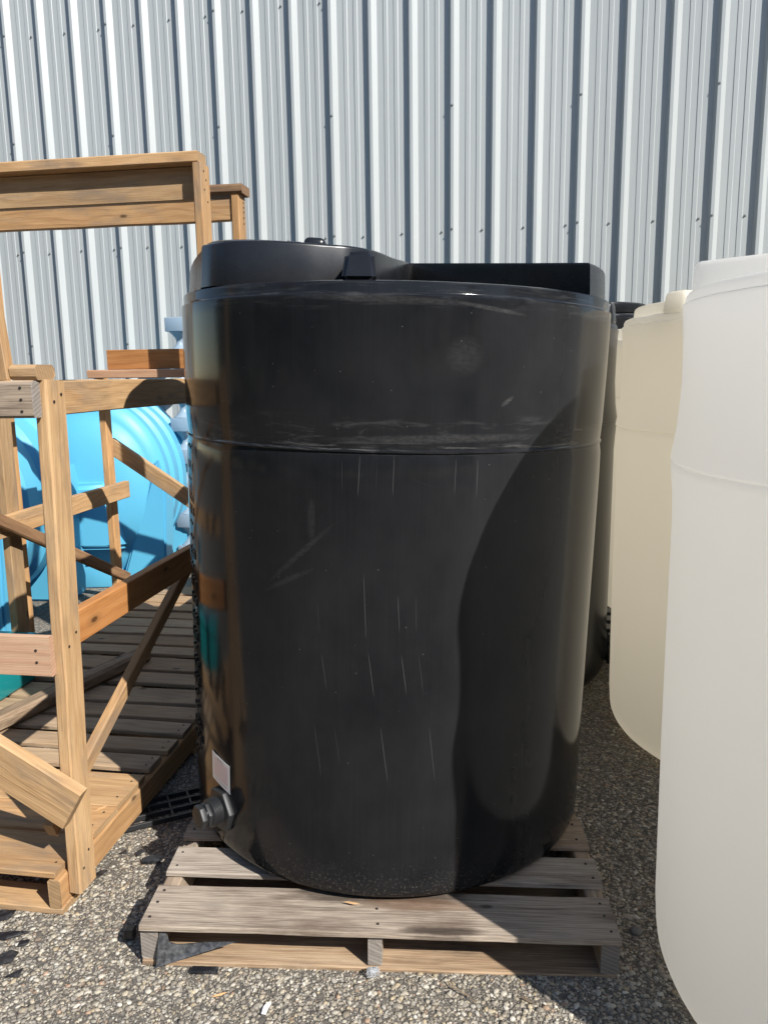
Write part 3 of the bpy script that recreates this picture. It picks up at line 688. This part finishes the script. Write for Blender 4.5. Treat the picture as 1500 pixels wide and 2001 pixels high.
# left side seen from inside
cb('stud', (-1.0, 1.36, 0.131), (-1.0, 1.37, 1.40), 0.089, 0.038, VY, 'pine', segs=6)
cb('stud', (-1.231, 1.33, 0.02), (-1.231, 1.33, 2.322), 0.089, 0.038, VY, 'pine')
cb('stud', (-1.231, 1.735, 0.02), (-1.231, 1.735, 2.299), 0.089, 0.038, VY, 'pine')
cb('stud', (-1.075, 2.42, 0.14), (-1.075, 2.42, 1.50), 0.038, 0.070, UX, 'pine', segs=6)
cb('side_rail', (-0.962, 0.30, 0.858), (-0.962, 2.40, 0.862), 0.095, 0.034, UP, 'pine', segs=5)
cb('side_rail', (-1.0, 0.085, 1.4475), (-1.0, 2.42, 1.4475), 0.094, 0.036, UP, 'pine', segs=5)
cb('side_brace', (-0.925, 0.45, 1.27), (-0.925, 2.26, 0.365), 0.055, 0.036, UP, 'pine_bark', segs=6, cham=0.006)
cb('back_brace', (-1.09, 2.475, 1.115), (-0.05, 2.475, 0.415), 0.089, 0.036, UP, 'pine', segs=5)
cb('back_rail', (-1.10, 2.475, 1.4475), (0.0, 2.475, 1.4475), 0.089, 0.036, UP, 'pine')

def crate_pt(u, v, z):
    a = R(9); return Vector((-0.926+u*cos(a)+v*sin(a), 1.96-u*sin(a)+v*cos(a), z))
cu_, cv_ = Vector((cos(R(9)), -sin(R(9)), 0)), Vector((sin(R(9)), cos(R(9)), 0))
# loose timber
board('loose_plank', crate_pt(-0.64, 1.56, 1.519), crate_pt(0.05, 1.56, 1.517), 0.14, 0.037, cv_, M['plywood'], None, label='pale plank lying flat across the crate\'s top side rail', cat='plank', group='loose timber')
board('loose_plank', crate_pt(-0.56, 1.55, 1.582), crate_pt(0.04, 1.55, 1.580), 0.087, 0.036, (0, 0, 1), M['pine_orange'], None, cham=0.002, label='orange-brown offcut standing on edge on the flat plank', cat='plank', group='loose timber')
board('loose_beam', crate_pt(-0.90, 0.30, 0.162), crate_pt(-0.52, 1.60, 0.165), 0.085, 0.062, (1, 0, 0), M['wetwood'], None, segs=8, cham=0.014, jit=0.004, label='rough dark timber lying diagonally on the crate\'s slatted base', cat='timber', group='loose timber')

# teal tub standing on the crate base
tub = empty('plastic_tub', tuple(crate_pt(-1.06, 0.95, 0.131)), (0, 0, R(-9)), label='glossy teal plastic tub on the crate base below the plywood strip', cat='tub')
bm_obj('tub_body', box_bm(-0.155, 0.155, -0.42, 0.36, 0, 0.20, 0.02, 3), M['teal'], tub, smooth=True, auto=40)
bm_obj('tub_rim', box_bm(-0.17, 0.17, -0.435, 0.375, 0.2005, 0.225, 0.010, 2), M['teal'], tub, smooth=True, auto=40)

# ---------------------------------------------------------------- blue horizontal leg tanks
def leg_tank(loc, rz, Rr, L, label):
    e = empty('leg_tank', loc, (0, 0, R(rz)), label=label, cat='tank', group='blue horizontal tanks')
    zc = Rr+0.07; e.scale = (0.88, 1.0, 1.08)
    # shell along local Y, domed ends with a stepped rim
    pr = [(0.02, -L/2-0.13), (Rr*0.30, -L/2-0.125), (Rr*0.52, -L/2-0.10), (Rr*0.74, -L/2-0.055), (Rr*0.80, -L/2-0.02), (Rr*0.84, -L/2-0.015), (Rr*0.95, -L/2+0.01), (Rr, -L/2+0.05)]
    for q in (-0.28, 0.0, 0.28):
        yy = q*L; pr += [(Rr, yy-0.07), (Rr-0.035, yy-0.045), (Rr-0.035, yy+0.045), (Rr, yy+0.07)]
    pr += [(Rr, L/2-0.05), (Rr*0.95, L/2-0.01), (Rr*0.74, L/2+0.055), (Rr*0.30, L/2+0.125), (0.02, L/2+0.13)]
    Mx = Matrix.Translation((0, 0, zc)) @ Matrix.Rotation(R(-90), 4, 'X')
    lathe('shell', pr, M['blue'], e, n=72, mtx=Mx, auto=35)
    # moulded legs, four wedge feet
    for sx in (-1, 1):
        for y0, y1 in ((-L/2-0.06, -L/2+0.22), (L/2-0.22, L/2+0.06)):
            bm = bmesh.new()
            pts = [(sx*Rr*0.30, 0), (sx*Rr*0.92, 0), (sx*Rr*1.0, zc*0.95), (sx*Rr*0.90, zc*1.30), (sx*Rr*0.55, zc*0.55)]
            a = [bm.verts.new((x, y0+0.02*abs(z-zc)/zc, z)) for x, z in pts]; b = [bm.verts.new((x, y1, z)) for x, z in pts]
            bm.faces.new(a); bm.faces.new(list(reversed(b)))
            for i in range(5): bm.faces.new((a[i], a[(i+1) % 5], b[(i+1) % 5], b[i]))
            bmesh.ops.recalc_face_normals(bm, faces=bm.faces)
            bmesh.ops.bevel(bm, geom=list(bm.edges), offset=0.018, segments=2, affect='EDGES')
            bm_obj('leg', bm, M['blue'], e, smooth=True, auto=40)
    # raised gusset panel and sump on the end
    bm = bmesh.new()
    pts = [(-0.16, zc+0.05), (0.16, zc+0.05), (0.24, zc-Rr*0.62), (-0.24, zc-Rr*0.62)]
    a = [bm.verts.new((x, -L/2-0.19, z)) for x, z in pts]; b = [bm.verts.new((x*1.25, -L/2+0.02, z+(0.05 if z > zc else -0.03))) for x, z in pts]
    bm.faces.new(a); bm.faces.new(list(reversed(b)))
    for i in range(4): bm.faces.new((a[i], a[(i+1) % 4], b[(i+1) % 4], b[i]))
    bmesh.ops.recalc_face_normals(bm, faces=bm.faces)
    bmesh.ops.bevel(bm, geom=list(bm.edges), offset=0.03, segments=3, affect='EDGES')
    bm_obj('end_panel', bm, M['blue'], e, smooth=True, auto=40)
    bm_obj('sump', box_bm(-Rr*0.32, Rr*0.32, -L/2-0.02, L/2+0.02, 0.0, 0.16, 0.02), M['blue'], e, smooth=True, auto=40)
    return e
leg_tank((-2.10, 5.95, 0), 3, 0.60, 1.0, 'bright blue plastic leg tank behind the crate, the one nearest the metal wall')
leg_tank((-2.66, 4.88, 0), -6, 0.60, 0.9, 'bright blue plastic leg tank at the far left behind the crate studs')

# pale scalloped plastic post by the wall
po = empty('scalloped_post', (-1.605, 6.30, 0), (0, 0, R(-12)), label='pale blue-grey scalloped plastic post standing at the wall beside the blue tank', cat='post')
zz = 0.0
pat = [0.16, 0.11, 0.20, 0.11, 0.20, 0.11, 0.20, 0.11, 0.20, 0.11, 0.20, 0.11]
zz = 0.02
i = 0
while zz < 1.80:
    bm_obj('block', box_bm(-0.085, 0.085, -0.08, 0.08, zz, zz+0.11, 0.008), M['pale_plastic'], po, smooth=True, auto=40)
    pr = [(0.01, zz+0.112)]
    for q in range(9):
        t = q/8; pr.append((0.078-0.052*sin(pi*t), zz+0.112+0.148*t))
    pr.append((0.01, zz+0.260))
    lathe('neck', pr, M['pale_plastic'], po, n=24)
    zz += 0.262
bm_obj('block', box_bm(-0.085, 0.085, -0.08, 0.08, zz, zz+0.11, 0.008), M['pale_plastic'], po, smooth=True, auto=40)

# ---------------------------------------------------------------- debris on the ground
def shard(loc, outline, rz, label, t=0.004, tilt=(0, 0), mat='shard', cat='shard', name='plastic_shard', group='broken plastic pieces'):
    bm = prism(outline, 0, t, bev=0.0008, segs=1)
    return bm_obj(name, bm, M[mat], None, mtx=Matrix.Translation(loc) @ Matrix.Rotation(R(rz), 4, 'Z') @ Matrix.Rotation(R(tilt[0]), 4, 'X') @ Matrix.Rotation(R(tilt[1]), 4, 'Y'), label=label, cat=cat, group=group)
shard((-1.04, 1.876, 0.006), [(-0.06, -0.012), (0.0, -0.016), (0.055, 0.006), (0.02, 0.014), (-0.06, 0.012)], 5, 'long pointed black plastic shard lying left of the crate corner')
shard((-0.985, 1.845, 0.006), [(-0.014, -0.01), (0.012, -0.008), (0.016, 0.008), (-0.008, 0.012)], 20, 'small black chip just right of the long shard')
shard((-1.005, 1.79, 0.006), [(-0.025, -0.03), (0.02, -0.012), (0.024, 0.022), (0.0, 0.03), (-0.022, 0.012)], 0, 'cracked black plastic piece below the long shard at the left edge')
shard((-0.957, 1.736, 0.006), [(-0.022, -0.004), (0.012, -0.014), (0.018, 0.016)], 15, 'triangular black plastic chip in front at lower left')
shard((-1.10, 1.95, 0.006), [(-0.05, -0.02), (0.03, -0.015), (0.04, 0.02), (-0.03, 0.03)], 10, 'black plastic piece at the left edge under the crate front')
shard((-0.739, 2.20, 0.006), [(-0.03, -0.012), (0.02, -0.018), (0.034, 0.004), (0.0, 0.018), (-0.034, 0.008)], 12, 'curved black plastic piece between the crate and the pallet', t=0.010)
shard((-0.792, 2.241, 0.006), [(-0.02, -0.01), (0.018, -0.006), (0.01, 0.014), (-0.012, 0.012)], 50, 'black plastic flake left of the curved piece between crate and pallet')
shard((-0.846, 2.245, 0.006), [(-0.012, -0.008), (0.012, -0.006), (0.004, 0.012)], 0, 'tiny black plastic flake beside the crate side')
shard((-0.704, 1.865, 0.004), [(-0.013, -0.012), (0.013, -0.012), (0.013, 0.012), (-0.013, 0.012)], -3, 'small black block in shadow at the left of the grey pallet', t=0.03)
shard((-0.474, 1.738, 0.005), [(-0.035, -0.010), (0.036, -0.008), (0.034, 0.010), (-0.033, 0.010)], -3, 'flat black clip lying under the pallet\'s front board', t=0.008)
shard((-0.89, 2.13, 0.006), [(-0.012, -0.03), (0.010, -0.02), (0.014, 0.03), (-0.006, 0.02)], -25, 'black sliver beside the foot of the crate stud')
s = N('dusty_shard'); o = s.obj()
M['dusty'] = s.p(Base_Color=s.mix(s.ramp(s.noise(o, 70, 5, 0.7), [(0.4, 0.0), (0.7, 1.0)]), (0.03, 0.032, 0.036), (0.13, 0.13, 0.13)), Roughness=0.3)
# big bent shard leaning inside the pallet front
bm = bmesh.new()
out = [(0.0, -0.002), (0.205, 0.062), (0.12, 0.054), (0.05, 0.050), (0.030, 0.058), (0.020, 0.090), (0.006, 0.086)]
fr = [bm.verts.new((x, 0.020*sin(x*13), z)) for x, z in out]; bk = [bm.verts.new((x, 0.020*sin(x*13)+0.004, z)) for x, z in out]
bm.faces.new(fr); bm.faces.new(list(reversed(bk)))
for i in range(len(out)): bm.faces.new((fr[i], fr[(i+1) % len(out)], bk[(i+1) % len(out)], bk[i]))
bm_obj('plastic_shard', bm, M['dusty'], None, mtx=Matrix.Translation((-0.600, 1.748, 0.012)) @ Matrix.Rotation(R(-3), 4, 'Z') @ Matrix.Rotation(R(-14), 4, 'X'), label='large pointed black plastic shard propped inside the front left opening of the pallet', cat='shard', group='broken plastic pieces')
# broken plastic grid
gr = empty('plastic_grid', (-0.79, 2.475, 0.0), (0, 0, R(24)), label='broken black plastic grid on the ground between crate and black tank', cat='grid')
for y0 in (-0.075, -0.025, 0.025, 0.075):
    bm_obj('bar', box_bm(-0.17, 0.19, y0-0.005, y0+0.005, 0.008, 0.026, 0.001, 1), M['fitting'], gr)
for i, x0 in enumerate((-0.16, -0.10, -0.04, 0.03, 0.10, 0.17)):
    bm_obj('cross_bar', box_bm(x0-0.004, x0+0.004, -0.0805 if i % 2 else -0.03, 0.0805, 0.009, 0.0245, 0.001, 1), M['fitting'], gr)
# crumpled clear plastic scrap, white scrap, twig, pebble
s = N('clear_plastic'); M['clear'] = s.p(Base_Color=(0.8, 0.82, 0.84), Roughness=0.15, Transmission_Weight=0.75, IOR=1.4)
def lump(name, loc, rx, ry, rz_, mat, seed, label, cat, sub=2, amp=0.35):
    bm = bmesh.new(); bmesh.ops.create_icosphere(bm, subdivisions=sub, radius=1.0)
    g = random.Random(seed)
    for v in bm.verts:
        k = 1+g.uniform(-amp, amp); v.co = Vector((v.co.x*rx*k, v.co.y*ry*k, v.co.z*rz_*k))
    return bm_obj(name, bm, mat, None, smooth=(amp < 0.2), mtx=Matrix.Translation(loc), label=label, cat=cat)
lump('plastic_scrap', (-0.045, 1.716, 0.014), 0.016, 0.012, 0.016, M['clear'], 4, 'crumpled clear plastic scrap at the foot of the pallet\'s middle block', 'litter')
s = N('white_scrap'); M['scrap'] = s.p(Base_Color=(0.75, 0.73, 0.70), Roughness=0.5)
shard((-0.30, 1.613, 0.009), [(-0.008, -0.016), (0.004, -0.018), (0.006, 0.0), (0.012, 0.014), (0.002, 0.02), (-0.006, 0.006)], 0, 'torn white plastic scrap on the sunlit stones in front of the pallet', t=0.002, mat='scrap', cat='litter', name='plastic_scrap', group=None)
s = N('pebble_grey'); M['pebble'] = s.p(Base_Color=s.mix(s.noise(s.obj(), 90, 4), (0.09, 0.085, 0.08), (0.22, 0.21, 0.195)), Roughness=0.7)
lump('pebble', (0.665, 1.857, 0.008), 0.019, 0.015, 0.012, M['pebble'], 9, 'single grey pebble on the shaded asphalt beside the pallet\'s right corner', 'stone', 2, 0.08)
def twig(a, b, r, label, seed):
    a, b = Vector(a), Vector(b); g = random.Random(seed); n = 7; V, F = [], []
    side = (b-a).cross(Vector((0, 0, 1))).normalized()
    for i in range(n):
        t = i/(n-1); p = a.lerp(b, t)+side*g.uniform(-.004, .004)+Vector((0, 0, g.uniform(0, .003)))
        rr = r*(1-0.5*t)
        for j in range(5):
            an = 2*pi*j/5; V.append(p+side*cos(an)*rr+Vector((0, 0, sin(an)*rr)))
    for i in range(n-1):
        for j in range(5): F.append((i*5+j, i*5+(j+1) % 5, (i+1)*5+(j+1) % 5, (i+1)*5+j))
    mesh_obj('twig', V, F, M['wetwood'], None, label=label, cat='twig', group='twigs on the asphalt')
twig((0.14, 1.685, 0.009), (0.21, 1.62, 0.009), 0.0022, 'dry brown twig on the sunlit stones right of the pallet\'s middle block', 1)
twig((0.80, 2.30, 0.008), (0.90, 2.26, 0.008), 0.0018, 'thin twig on the shaded asphalt between the pallet and the white tank', 2)

def splinter(loc, L, rz, label, mat='pine'):
    g = random.Random(int(L*10000)); V = [(-L/2, 0, 0), (-L*0.1, 0.0035, 0), (L/2, 0.0004, 0.002), (L*0.1, -0.003, 0), (-L*0.2, 0.001, 0.0035), (L*0.2, 0, 0.0045)]
    F = [(0, 1, 4), (1, 2, 5), (1, 5, 4), (3, 0, 4), (2, 3, 5), (3, 4, 5), (0, 3, 2, 1)]
    mesh_obj('wood_splinter', V, F, M[mat], None, mtx=Matrix.Translation(loc) @ Matrix.Rotation(R(rz), 4, 'Z'), label=label, cat='splinter', group='wood splinters')
p_ = crate_pt(-0.05, 0.33, 0.1315); splinter(tuple(p_), 0.045, 40, 'pale wood splinter lying on the crate base near its right edge')
splinter((-0.10, 1.83, 0.1245), 0.05, -15, 'pale wood splinter on the grey pallet in front of the tank')
splinter((-0.42, 1.66, 0.006), 0.04, 20, 'thin wood splinter on the sunlit stones at the pallet\'s front left')
splinter((0.33, 1.63, 0.006), 0.06, -35, 'long wood splinter on the stones near the shadow edge', 'wetwood')
